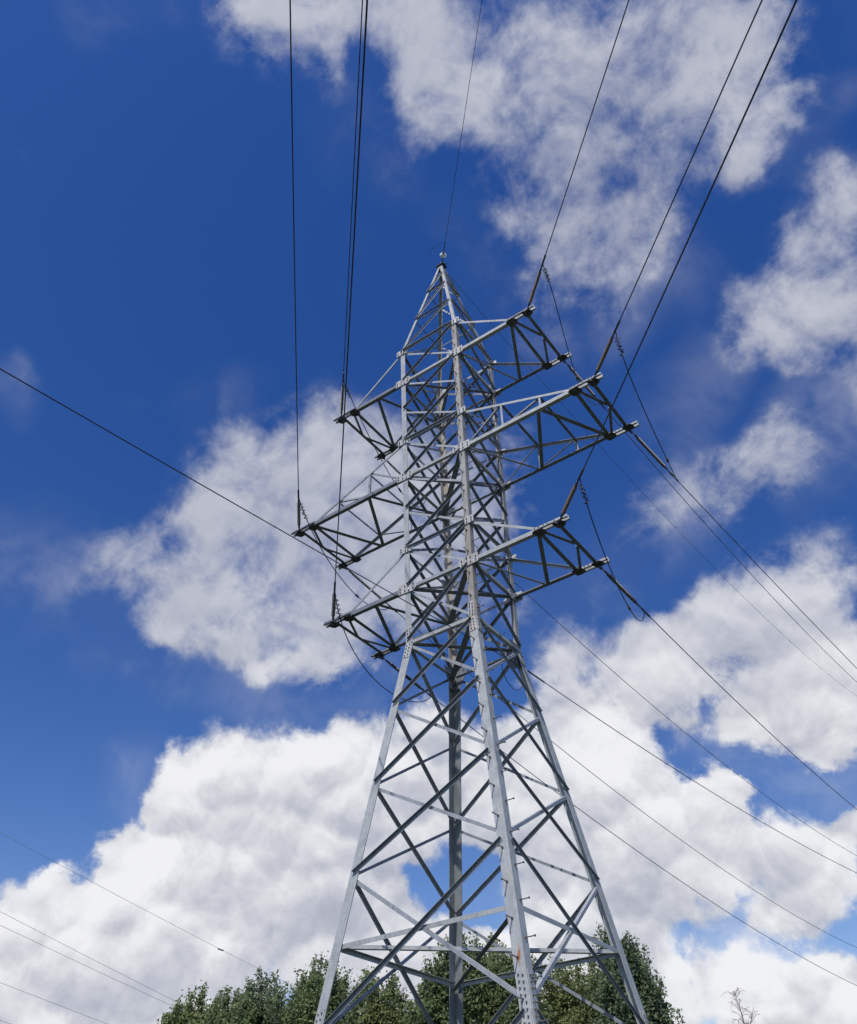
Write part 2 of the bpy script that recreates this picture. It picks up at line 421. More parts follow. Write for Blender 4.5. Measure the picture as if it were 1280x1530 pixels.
tower = empty('lattice_tower', (0, 0, 0))
tag(tower, 'tall grey galvanised steel lattice pylon with six crossarms and a pointed peak', 'pylon')

for c in 'NRLF':
    sx, sy = SGN[c]
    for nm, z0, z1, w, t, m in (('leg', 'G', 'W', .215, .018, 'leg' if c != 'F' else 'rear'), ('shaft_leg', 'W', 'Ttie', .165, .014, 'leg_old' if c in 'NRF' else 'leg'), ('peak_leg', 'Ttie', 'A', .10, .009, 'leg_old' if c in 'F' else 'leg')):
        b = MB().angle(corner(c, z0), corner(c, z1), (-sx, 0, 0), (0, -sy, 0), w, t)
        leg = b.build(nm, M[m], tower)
        if nm == 'leg':
            f = MB(); p = corner(c, 'G'); q = Vector((p.x, p.y, 0))
            f.prism([q + Vector((x * .48, y * .48, -.6)) for x, y in ((-1, -1), (1, -1), (1, 1), (-1, 1))], [q + Vector((x * .36, y * .36, .16)) for x, y in ((-1, -1), (1, -1), (1, 1), (-1, 1))])
            f.build('footing', M['conc'], tower)
            for zc, hh in ((ZL['B'] + .02, .52), (ZL['W'] + .02, .42)):       # bolted splices low on the leg and at the waist
                for ax in (0, 1):
                    out = Vector((0, sy, 0)) if ax == 0 else Vector((sx, 0, 0)); inn = Vector((-sx, 0, 0)) if ax == 0 else Vector((0, -sy, 0))
                    for (za, zb) in ((zc - hh, zc + hh),) if zc < -6 else ((zc - hh, zc - .003), (zc + .003, zc + hh)):
                        a, bb = corner(c, za), corner(c, zb)
                        d = (bb - a).normalized(); u = (inn - d * inn.dot(d)).normalized()
                        k0, k1 = a + out * (.002 + ax * .001) + u * .02, bb + out * (.002 + ax * .001) + u * .02
                        sp = MB().prism([k0, k0 + u * .17, k0 + u * .17 + out * .012, k0 + out * .012], [k1, k1 + u * .17, k1 + u * .17 + out * .012, k1 + out * .012]).bolts()
                        nb = 10 if zc < -6 else 4
                        for i in range(nb):
                            for du in (.045, .125):
                                p = k0.lerp(k1, (i + .5 + (.25 if du > .1 else 0)) / (nb + .4)) + u * du + out * .008
                                sp.bar(p, p + out * .028, .0155, 6)
                        sp.build('splice_plate', M['leg'] if zc < -6 else M['plate'], leg)


def face_brace(ca, za, cb, zb, nrm, outside, w, name, m, edge='low', inset=.12):
    """one angle on a face of the tower between two leg corners"""
    A, Bp = corner(ca, za), corner(cb, zb); nrm = Vector(nrm)
    d = (Bp - A).normalized(); A = A + d * inset; Bp = Bp - d * inset
    up = Vector((0, 0, 1)); side = (up - d * up.dot(d)).normalized(); fn = d.cross(side).normalized()
    if fn.dot(nrm) < 0: fn = -fn
    if abs(d.z) < .05: side = up
    off = (.004 + jit()) if outside else -(.024 + jit())
    A = A + fn * off; Bp = Bp + fn * off
    b = MB()
    if outside and edge == 'low':
        b.angle(A + side * w / 2, Bp + side * w / 2, -side, fn, w, .008, w * .75)
    elif outside:
        b.angle(A - side * w / 2, Bp - side * w / 2, side, -fn, w, .008)
    else:
        b.angle(A + side * w / 2, Bp + side * w / 2, -side, -fn, w, .008)
    return b.build(name, M[m], tower)


LEV = ['Ttie', 'Tlow', 'I', 'Mtie', 'Mlow', 'J', 'Btie', 'Blow', 'W', 'P1', 'P2', 'P3', 'B', 'G']
for hi, lo in zip(LEV[:-1], LEV[1:]):
    body = ZL[hi] <= ZL['W']
    w = .082 if body else .078
    for ca, cb, nrm in FACES:
        top, oth = (ca, cb) if ca in 'NF' else (cb, ca)
        nm = 'diagonal_brace' if body else 'shaft_brace'
        if lo == 'G': nm = 'base_brace'
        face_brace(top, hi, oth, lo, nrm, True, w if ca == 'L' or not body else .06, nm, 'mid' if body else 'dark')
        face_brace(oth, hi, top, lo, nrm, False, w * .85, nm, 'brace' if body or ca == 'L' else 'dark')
for lv in ('Ttie', 'Tlow', 'Mtie', 'Mlow', 'Btie', 'Blow', 'W', 'D'):
    for ca, cb, nrm in FACES:
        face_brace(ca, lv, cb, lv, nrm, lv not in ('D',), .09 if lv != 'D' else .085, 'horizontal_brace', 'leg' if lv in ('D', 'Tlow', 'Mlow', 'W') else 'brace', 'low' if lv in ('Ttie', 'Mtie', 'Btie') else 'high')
    if lv in ('Tlow', 'Mlow', 'Blow', 'W', 'D'):
        for ca, cb, dz in (('L', 'R', -.03), ('N', 'F', -.13)):
            if lv == 'D': dz *= .8
            A, Bp = corner(ca, lv), corner(cb, lv); d = (Bp - A).normalized(); dv = Vector((0, 0, dz - jit()))
            s = Vector((0, 0, 1)).cross(d); s = -s if s.dot(Vector((.53, -.85, 0))) < 0 else s
            pw = .15 if lv in ('Blow', 'W', 'Mlow') else .10
            if lv == 'D' and ca == 'L':
                MB().angle(A + d * .1 + dv, Bp - d * .1 + dv, (0, 0, 1), s, .09, .008).build('plan_brace', M['leg'], tower)
            else:
                MB().angle(A + d * .1 + dv, Bp - d * .1 + dv, s, (0, 0, 1), pw, .008, .06).build('plan_brace', M['dark'], tower)
# the peak
ZP = [ZL['Ttie'], 7.32, 8.95, 9.95]
for k, (z0, z1) in enumerate(zip(ZP[:-1], ZP[1:])):
    for ca, cb, nrm in FACES:
        top, oth = (ca, cb) if ca in 'NF' else (cb, ca)
        face_brace(oth, z0, top, z1, nrm, True, .055, 'peak_brace', 'dark', inset=.03)
        if k < 2: face_brace(ca, z1, cb, z1, nrm, True, .05, 'peak_brace', 'dark', 'low', inset=.03)
cap = MB(); a = Vector((0, 0, ZL['A'] + GZ))
cap.poly(a + Vector((0, 0, .01)), (1, 0, 0), (0, 1, 0), [(-.16, -.14), (.16, -.14), (.16, .14), (-.16, .14)], .016)
for s in (-1, 1):
    cap.poly(a + Vector((0, s * .05, -.14)), (1, 0, 0), (0, 0, 1), [(-.11, -.16), (.11, -.16), (.14, .14), (-.14, .14)], .014)
cap.bar(a + Vector((-.2, 0, .05)), a + Vector((.2, 0, .05)), .03, 8)
cap.box(a + Vector((.05, -.05, .10)), (.05, .035, .09))
cap.build('peak_cap', M['fit'], tower)

# gusset plates with their bolts, on both outer faces of every corner
for lv in ('Ttie', 'Tlow', 'Mtie', 'Mlow', 'Btie', 'Blow'):
    for c in 'NRLF':
        sx, sy = SGN[c]
        for ax in (0, 1):
            out = Vector((0, sy, 0)) if ax == 0 else Vector((sx, 0, 0)); inn = Vector((-sx, 0, 0)) if ax == 0 else Vector((0, -sy, 0))
            p = corner(c, lv) + out * (.019 + .001 * ax) + inn * .17
            big = lv in ('Tlow', 'Mlow', 'Blow')
            h = .15 if big else .12; l = .20 if big else .15
            b = MB(); pts = [(-l, -h * .8), (l * .55, -h), (l, -h * .35), (l, h * .45), (l * .5, h), (-l, h)]
            # the arm side of the plate reaches out past the leg
            if ax == 0: pts = [(x - (.16 if x < 0 else 0), y) for x, y in pts]
            b.poly(p, inn, (0, 0, 1), pts, .012)
            b.bolts()
            for x, y in ((-l * .75, h * .5), (-l * .75, -h * .4), (-.03, h * .55), (-.03, -h * .6), (l * .55, h * .35), (l * .5, -h * .45)) + (((-l - .1, h * .3), (-l - .1, -h * .35)) if ax == 0 else ()):
                q = p + inn * x + Vector((0, 0, y)) + out * .006; b.bar(q - out * .004, q + out * .026, .019, 6)
            b.build('gusset_plate', M['plate'], tower)
for c in 'FR':
    sx, sy = SGN[c]
    for lv, sc in (('W', 1.0), ('Mlow', .7), ('Tlow', .6)):
        for ax in (0, 1):
            out = Vector((0, sy, 0)) if ax == 0 else Vector((sx, 0, 0)); inn = Vector((-sx, 0, 0)) if ax == 0 else Vector((0, -sy, 0))
            p = corner(c, lv) - out * (.036 + .001 * ax) + inn * .20
            b = MB().poly(p, inn, (0, 0, 1), [(q[0] * sc, q[1] * sc) for q in ((-.17, -.42), (.0, -.42), (.24, .02), (.24, .16), (-.17, .16))], .012).bolts()
            for bx, by in ((-.1, -.3), (-.1, -.15), (-.1, .02), (.08, -.05), (.16, .09)):
                q = p + inn * bx * sc + Vector((0, 0, by * sc)) - out * .004; b.bar(q, q - out * .03, .017, 6)
            b.build('inner_gusset', M['dark'], tower)
# climbing pegs up the near leg, on its two flanges in turn
z = -15.6; k = 0
while z < 5.2:
    p = corner('N', z); w = .155 if z < ZL['W'] else .115
    if k % 2 == 0: q = p + Vector((-w * .8, 0, 0)); d = Vector((0, -1, 0))
    else: q = p + Vector((0, w * .8, 0)); d = Vector((1, 0, 0))
    b = MB().bar(q + d * .002, q + d * .175, .0105, 7).bar(q + d * .175, q + d * .192, .02, 7).bar(q + d * .003, q + d * .022, .022, 6)
    b.build('step_bolt', M['bolt'], tower)
    z += .315 if z < ZL['W'] else .33; k += 1

# crossarms -------------------------------------------------------
ARM = dict(T=(3.49, 1.077), M=(4.951, 1.043), B=(3.411, 1.014))


def crossarm(lv, side):
    xt, yy = ARM[lv]; z0 = ZL[lv + 'low'] - .05 + GZ; zt = ZL[lv + 'tie'] + GZ; wr = hw(ZL[lv + 'low'])
    arm = bpy.data.objects.new('crossarm', None); COL.objects.link(arm); arm.parent = tower

    def P(x, y, z=0.0):               # arm frame: x outwards, y negative = near side of the right arms
        return Vector((side * x, side * y, z0 + z))

    def V(x, y, z=0.0): return Vector((side * x, side * y, z))
    xn = xt - .53
    for sgn in (-1, 1):
        b = MB().angle(P(wr - .02, sgn * yy), P(xn + .12, sgn * yy), (0, 0, 1), V(0, -sgn), .115, .01)
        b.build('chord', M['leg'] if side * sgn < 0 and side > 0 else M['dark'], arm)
        # double channel tip sticking out past the end beam
        b = MB()
        for o in (-.035, .035):
            b.angle(P(xn - .10, sgn * yy + o, .012), P(xt + .27, sgn * yy + o, .012), (0, 0, 1), V(0, math.copysign(1, o)), .10, .01, .055)
        b.bolts()
        for bx in (-.06, .05, .17, .28, .46):
            q = P(xn + bx, sgn * yy - .05, .07); b.bar(q, q + Vector((0, side * -.045, 0)) if side > 0 else q + Vector((0, -.045, 0)), .014, 6)
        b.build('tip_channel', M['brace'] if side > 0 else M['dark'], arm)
        # tie from the leg above down to the node near the tip
        b = MB().angle(P(hw(ZL[lv + 'tie']) - .02, sgn * (yy - .02), zt - z0), P(xn + .05, sgn * (yy - .02), .10), (0, 0, -1), V(0, -sgn), .07 if lv != 'M' else .075, .007)
        b.build('tie', M['leg'] if side > 0 and sgn < 0 else M['brace'], arm)
        # plates at the node and under the tip
        for xc, s in ((xn, .15), (xt, .14)):
            b = MB().poly(P(xc, sgn * (yy - .05), -.008 - jit()), V(1, 0), V(0, 1), [(-s, -s * .7), (-s * .4, -s), (s * .6, -s), (s * 1.1, -s * .3), (s * 1.1, s * .4), (s * .4, s * .8), (-s * .6, s * .8)], .014)
            b.bolts()
            for bx, by in ((-.09, -.05), (.02, -.08), (.08, 0), (-.04, .05)):
                q = P(xc + bx, sgn * (yy - .05) + by, -.006); b.bar(q, q - Vector((0, 0, .045)), .018, 6)
            b.build('node_plate', M['fit'], arm)
        b = MB().bar(P(xt, sgn * yy, .02), P(xt, sgn * yy, -.10), .028, 8).bar(P(xt, sgn * (yy - .06), -.07), P(xt, sgn * (yy + .12), -.07), .022, 8)
        b.build('shackle', M['fit'], arm)
    b = MB().angle(P(xt - .03 * side - .05, -yy + .03, .03), P(xt - .03 * side - .05, yy - .03, .03), (1, 0, 0), (0, 0, 1), .095, .01)
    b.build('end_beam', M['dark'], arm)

    def plan(x0, y0, x1, y1, w, m='dark'):
        dz = .012 + jit(); a, c = P(x0, y0, dz), P(x1, y1, dz); d = (c - a).normalized(); s = Vector((0, 0, 1)).cross(d); s = -s if s.dot(Vector((.53, -.85, 0))) < 0 else s
        MB().angle(a + d * .05 - s * w / 2, c - d * .05 - s * w / 2, s, (0, 0, 1), w, .008, w * .7).build('arm_brace', M[m], arm)
    if lv == 'M':
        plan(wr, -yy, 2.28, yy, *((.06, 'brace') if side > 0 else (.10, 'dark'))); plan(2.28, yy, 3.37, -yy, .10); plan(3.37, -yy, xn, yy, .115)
        for x in (2.25, 3.40):
            zz = (zt - z0) * (xn - x) / (xn - 1.05)
            for sgn in (-1, 1):
                MB().angle(P(x, sgn * (yy - .01), .02), P(x, sgn * (yy - .03), zz), V(0, -sgn), V(1, 0), .06, .006).build('post', M['brace'], arm)
            a, c = P(x + .02, -yy + .04, zz), P(x + .02, yy - .04, zz)
            MB().angle(a, c, (0, 0, -1), V(1, 0), .06, .006).build('arm_brace', M['dark'], arm)
        zz2, zz3 = (zt - z0) * (xn - 2.25) / (xn - 1.05), (zt - z0) * (xn - 3.4) / (xn - 1.05)
        for sgn in (-1, 1):
            for (xa, za, xb, zb) in ((2.25, .03, 3.40, zz3), (wr + .05, .05, 2.25, zz2)):
                MB().angle(P(xa, sgn * (yy - .045), za), P(xb, sgn * (yy - .055), zb), (0, 0, 1), V(0, -sgn), .05, .005).build('arm_brace', M['brace' if sgn > 0 else 'dark'], arm)
    else:
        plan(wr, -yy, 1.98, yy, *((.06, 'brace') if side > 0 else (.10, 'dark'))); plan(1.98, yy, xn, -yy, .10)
    plan(xn, -yy, xn - .03, yy, .10); plan(xn + .03, -yy, xt - .06, -.02, .085); plan(xt - .06, .02, xn + .03, yy, .07)
    return arm


for lv in 'TMB':
    for side in (1, -1):
        crossarm(lv, side)

# ------------------------------------------------------------------ wires, insulators, jumpers
WIRE = {('away', 'RM'): (1.4787, -.0472, .001119), ('away', 'RT'): (1.5323, -.019, .002905), ('away', 'RB'): (1.5276, -.0757, .00305), ('away', 'G'): (1.5356, -.0491, .002653),
        ('away', 'LT'): (1.5054, -.17, .002773), ('away', 'LM'): (1.5219, -.1654, .002324), ('away', 'LB'): (1.5312, -.135, .002024),
        ('near', 'RT'): (-.7981, -.1282, .00052), ('near', 'RM'): (-.8059, -.1349, .000505), ('near', 'RB'): (-.8155, -.1164, .001031), ('near', 'LM'): (-.8396, -.0676, .000498),
        ('near', 'LT'): (-.8328, -.0744, .000504), ('near', 'LB'): (-.8324, -.0686, .000509), ('near', 'G'): (-.8343, -.0765, .000492)}
EXIT = dict(RM=22, RT=36, RB=26, G=58, LT=46, LM=46, LB=46)


def tip(key):
    d, n_ = key
    if n_ == 'G': return Vector((0, 0, ZL['A'] + GZ + .03))
    s = 1 if n_[0] == 'R' else -1; x, y = ARM[n_[1]]; lv = n_[1] + 'low'
    return Vector((s * x, (-1 if d == 'near' else 1) * y, ZL[lv] - .063 + GZ))


def wp(key, s):
    a, m, k = WIRE[key]; z = m * s + k * s * s
    if key[0] == 'away' and s > EXIT[key[1]]:
        s1 = EXIT[key[1]]; m1 = m + 2 * k * s1; t = .03
        z = m * s1 + k * s1 * s1 + t * (s - s1) + (m1 - t) * 12 * (1 - math.exp(-(s - s1) / 12))
    return tip(key) + Vector((math.cos(a) * s, math.sin(a) * s, z))


def spaced(s0, s1): return [s0 + (s1 - s0) * (i / 60) ** 1.6 for i in range(61)]


PLACE = dict(RT='upper right', RM='long middle right', RB='lower right', LT='upper left', LM='long middle left', LB='lower left')
for key in WIRE:
    d, n_ = key
    if n_ == 'G':
        o = MB().tube([wp(key, s) for s in spaced(.84 if d == 'near' else .1, 110)], .0085, 6).build('ground_wire', M['wire'], None, True)
        tag(o, 'thin earth wire rising from the tower peak overhead to the top of the picture' if d == 'near' else 'thin faint earth wire running from the tower peak away down to the right', 'wire', 'earth wires at the tower peak')
        if d == 'near':
            p = wp(key, .95); a = p + Vector((-.05, -.12, .05)); b_ = a + Vector((-.62, .02, -.02))
            MB().tube([p, p + Vector((-.02, -.09, .05)), a.lerp(b_, .5) + Vector((0, 0, .03)), b_], .007, 5).build('loose_tail', M['wire'], o)
            MB().bar(wp(key, .82), wp(key, 1.1), .018, 8).build('clamp', M['fit'], o)
            gi = empty('glass_insulator', tip(key)); tag(gi, 'pale glass disc insulator shining on the very peak of the tower', 'insulator')
            ax = (wp(key, .82) - tip(key)); ln = ax.length; ax = ax.normalized(); u = ax.orthogonal().normalized(); v = ax.cross(u)
            prof = [(.46, .02), (.46, .05), (.48, .125), (.505, .13), (.52, .12), (.55, .06), (.58, .045), (.58, .02)]
            b = MB()
            for i in range(20):
                q = 2 * math.pi * i / 20
                for h, r in prof: b.v.append(tuple(ax * h + (u * math.cos(q) + v * math.sin(q)) * r))
            npf = len(prof)
            for i in range(20):
                j = (i + 1) % 20
                for h in range(npf):
                    h2 = (h + 1) % npf; b.f.append((i * npf + h, j * npf + h, j * npf + h2, i * npf + h2))
            b.build('glass_disc', M['glass'], gi, True)
            MB().bar(ax * .0, ax * .46, .020, 8).bar(ax * .56, ax * .63, .04, 10).bar(ax * .63, ax * ln, .016, 8).build('cap_and_pin', M['fit'], gi)
        continue
    Lc = 1.75 if d == 'near' else 2.25
    P0, P1 = wp(key, 0.0), wp(key, Lc); ax = (P1 - P0).normalized(); ln = (P1 - P0).length
    ins = empty('strain_insulator', P0)
    tag(ins, f"{'dark' if d == 'away' else 'brown' if n_[0] == 'R' else 'grey'} rod insulator pulling {'towards the viewer' if d == 'near' else 'away from the viewer'} from the {PLACE[n_]} crossarm tip", 'insulator', 'rod insulators at the crossarm tips')
    a0, a1 = .42, ln - (.26 if d == 'near' else .42)
    MB().bar(ax * .02, ax * .16, .026, 7).bar(ax * .12, ax * .30, .017, 7).bar(ax * .26, ax * (a0 + .03), .030, 8).build('tower_fitting', M['fit'], ins)
    MB().bar(ax * (a1 - .03), ax * (a1 + .12), .030, 8).bar(ax * (a1 + .08), ax * ln, .02, 7).build('line_fitting', M['fit'], ins)
    u = ax.orthogonal().normalized()
    if d == 'near' or n_[0] == 'R':
        MB().tube([ax * (a0 - .02), ax * a0 + Vector((0, 0, -.07)), ax * (a0 + .1) + Vector((0, 0, -.09))], .009, 5).build('arcing_horn', M['fit'], ins)
    rod = MB(); pts = []; rr = []; ns = 22
    for i in range(ns):
        h0 = a0 + (a1 - a0) * i / ns; dh = (a1 - a0) / ns
        for q, r in ((0, .022), (.30, .024), (.52, .052), (.64, .050), (.72, .024)):
            pts.append(ax * (h0 + dh * q)); rr.append(r)
    rod.tube(pts, rr, 12).build('housing', M['black' if d == 'away' else 'brown' if n_[0] == 'R' else 'grey'], ins)
    cb = MB().tube([wp(key, s) for s in spaced(Lc, 110 if d == 'near' else 95)], (.0135 if d == 'near' else .0125), 7)
    o = cb.build('conductor', M['wire'], None, True)
    tag(o, f"dark conductor {'rising overhead to the top of the picture' if d == 'near' else 'running away to the right'} from the {PLACE[n_]} crossarm", 'wire', 'conductors of the power line')
    MB().bar(wp(key, Lc - .08), wp(key, Lc + .34), .027, 8).build('tension_clamp', M['fit'], o)

JUMP = {'RM': (-.17, .36, -1.76, .32, -.24, -1.27), 'RB': (-.06, .31, -1.61, -.12, -.43, -1.41), 'RT': (.15, .39, -1.43, -.53, -.99, -1.09),
        'LM': (.12, .72, -1.7, -.22, -.96, -1.03), 'LB': (-.12, .6, -2.4, -.07, -.68, -.89), 'LT': (.2, .55, -1.31, -.23, -.41, -1.95)}
for n_, j in JUMP.items():
    A, Dd = wp(('near', n_), 1.78), wp(('away', n_), 2.3); Bc, Cc = A + Vector(j[:3]), Dd + Vector(j[3:])

    def bz(t): return A * (1 - t) ** 3 + Bc * 3 * t * (1 - t) ** 2 + Cc * 3 * t * t * (1 - t) + Dd * t ** 3
    o = MB().tube([bz(i / 48) for i in range(49)], .0130, 7).build('jumper_loop', M['wire'], None, True)
    tag(o, f'slack jumper cable looping below the end of the {PLACE[n_]} crossarm', 'cable', 'jumper loops under the crossarms')
    sp = MB(); path = []
    for i in range(61):
        t = .035 + .09 * i / 60; p = bz(t); dd = (bz(t + .01) - p).normalized(); uu = dd.orthogonal().normalized(); vv = dd.cross(uu); q = i / 60 * 2 * math.pi * 5
        path.append(p + (uu * math.cos(q) + vv * math.sin(q)) * .055)
    sp.tube(path, .011, 5).build('spiral_wrap', M['fit'], o)
    tm = .62
    cn = MB(); p = bz(tm); dd = (bz(tm + .02) - p).normalized(); cn.bar(p - dd * .09, p + dd * .09, .032, 8).bar(p - dd * .02 + Vector((0, 0, -.02)), p - dd * .02 + Vector((0, 0, .07)), .016, 6)
    cn.build('connector', M['fit'], o)

# fibre cable dead-ended on the right leg at the waist: one half comes from the left, one half leaves to the right
FB = Vector((1.0, 1.0, -5.9 + GZ))


def para(P, a, m, k, s): return P + Vector((math.cos(a) * s, math.sin(a) * s, m * s + k * s * s))


o = MB().tube([para(FB, -1.6529, -.06188, .000584, s) for s in spaced(.05, 60)], .0105, 7).build('fibre_cable', M['fibre'], None, True)
tag(o, 'black cable slanting down from the left edge of the picture to the tower waist', 'cable', 'communication cables on the tower waist')
MB().bar(para(FB, -1.6529, -.06188, .000584, .1), para(FB, -1.6529, -.06188, .000584, .8), .022, 8).build('cable_grip', M['fit'], o)
pts = [para(FB, 1.4686, -.05785, .00278, s) for s in spaced(.05, 34)]
m1 = -.05785 + 2 * .00278 * 34
pts += [pts[-1] + Vector((math.cos(1.4686) * s, math.sin(1.4686) * s, .03 * s + (m1 - .03) * 12 * (1 - math.exp(-s / 12)))) for s in range(3, 50, 3)]
o = MB().tube(pts, .0105, 7).build('fibre_cable', M['fibre'], None, True)
tag(o, 'black cable with a slack coil leaving the tower waist to the right', 'cable', 'communication cables on the tower waist')
MB().bar(pts[2], para(FB, 1.4686, -.05785, .00278, .9), .019, 8).build('cable_grip', M['fit'], o)
def smooth(pts, n=3):
    for _ in range(n):
        q = [pts[0]]
        for a, b_ in zip(pts[:-1], pts[1:]): q += [a.lerp(b_, .25), a.lerp(b_, .75)]
        pts = q + [pts[-1]]
    return pts


MB().tube(smooth([FB + Vector(q) for q in ((0, .1, 0), (.1, -.1, -.5), (.05, -.5, -.95), (.0, -.95, -.72), (.05, -1.1, -.2), (-.02, -1.0, .3), (-.05, -.6, .7))]), .008, 6).build('slack_coil', M['fibre'], o)

# another line passing behind the trees on the left
FAR = [((-50, 16.8, 6.8), (-50, 43.5, 2.6), 'topmost faint wire crossing the clouds left of the tower with a small bead on it'), ((-50, 18.5, 1.9), (-50, 35.2, -1.2), 'faint wire at lower left, upper of the close pair behind the treetops'),
       ((-50, 18.7, 1.1), (-50, 34.7, -1.5), 'faint wire at lower left, lower of the close pair behind the treetops'), ((-50, 19.8, -2.2), (-50, 28.8, -3.4), 'faint wire near the bottom left corner, below the close pair'), ((-50, 20.5, -4.3), (-50, 21.7, -4.42), 'short stretch of faint wire in the very bottom left corner')]
for i, (a, b_, lab) in enumerate(FAR):
    a, b_ = Vector(a), Vector(b_); k = 4e-4; ya, yb = a.y, b_.y
    m = (b_.z - a.z) / (yb - ya) - k * (yb - ya)
    pts = []
    for q in range(61):
        y = -25 + 190 * q / 60; s = y - ya; pts.append((a.x, y, a.z + m * s + k * s * s + GZ))
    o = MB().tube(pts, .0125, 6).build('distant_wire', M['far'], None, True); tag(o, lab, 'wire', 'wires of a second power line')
    if i == 0:
        y = 38.6; s = y - ya; p = Vector((a.x, y, a.z + m * s + k * s * s + GZ)); MB().bar(p - Vector((0, .3, 0)), p + Vector((0, .3, -.03)), .065, 8).build('bead', M['far'], o)

# ------------------------------------------------------------------ trees
def leaf_mat(name, c0, c1):
    m = bpy.data.materials.new(name); m.use_nodes = True; t = m.node_tree; b = t.nodes['Principled BSDF']; k = t.links.new
    ge = t.nodes.new('ShaderNodeNewGeometry'); r = t.nodes.new('ShaderNodeValToRGB')
    r.color_ramp.elements[0].color = (*c0, 1); r.color_ramp.elements[1].color = (*c1, 1)
    co = t.nodes.new('ShaderNodeTexCoord'); n_ = t.nodes.new('ShaderNodeTexNoise'); n_.inputs['Scale'].default_value = 1.1; n_.inputs['Detail'].default_value = 3
    k(co.outputs['Object'], n_.inputs['Vector'])
    ad = t.nodes.new('ShaderNodeMath'); ad.operation = 'MULTIPLY_ADD'; ad.inputs[1].default_value = .65
    sb = t.nodes.new('ShaderNodeMath'); sb.operation = 'MULTIPLY_ADD'; sb.inputs[1].default_value = 1.1; sb.inputs[2].default_value = -.38
    k(n_.outputs['Fac'], sb.inputs[0]); k(ge.outputs['Random Per Island'], ad.inputs[0]); k(sb.outputs[0], ad.inputs[2]); k(ad.outputs[0], r.inputs[0])
    k(r.outputs[0], b.inputs['Base Color']); b.inputs['Roughness'].default_value = .6; b.inputs['Specular IOR Level'].default_value = .2
    tr = t.nodes.new('ShaderNodeBsdfTranslucent'); k(r.outputs[0], tr.inputs[0]); mx_ = t.nodes.new('ShaderNodeMixShader'); mx_.inputs[0].default_value = .4
    out = t.nodes['Material Output']; k(b.outputs[0], mx_.inputs[1]); k(tr.outputs[0], mx_.inputs[2]); k(mx_.outputs[0], out.inputs[0])
    return m


LM = [leaf_mat('dark poplar leaves', (.095, .135, .056), (.225, .285, .130)), leaf_mat('olive leaves', (.110, .148, .056), (.255, .300, .125)), leaf_mat('blue green leaves', (.090, .132, .070), (.205, .265, .145))]
M['bark'] = mat('grey bark', (.16, .14, .12), .9, 0, .4, 7)
M['twig'] = mat('bare pale twigs', (.20, .18, .165), .85, 0, .3, 9)


def place(x, y, D):
    d = sky_dir(x, y); return CAM + d * (D / math.hypot(d.x, d.y))


def leaves(C_, nl, sig, size, rg):
    """small pointed leaf faces scattered about clump centres"""
    n_ = len(C_) * nl
    p = np.repeat(C_, nl, 0) + rg.normal(size=(n_, 3)) * sig
    nrm = rg.normal(size=(n_, 3)) + np.array([.2, -.75, .7])       # leaves turn to the light; nrm /= np.linalg.norm(nrm, axis=1, keepdims=True)
    u = np.cross(nrm, rg.normal(size=(n_, 3))); u /= np.linalg.norm(u, axis=1, keepdims=True) + 1e-9; v = np.cross(nrm, u)
    s = (size * (.65 + .7 * rg.random(n_)))[:, None]
    fold = nrm * s * .12
    return np.stack([p - u * s, p + v * s * .62 + fold, p + u * s, p - v * s * .62 + fold], 1).reshape(-1, 3)


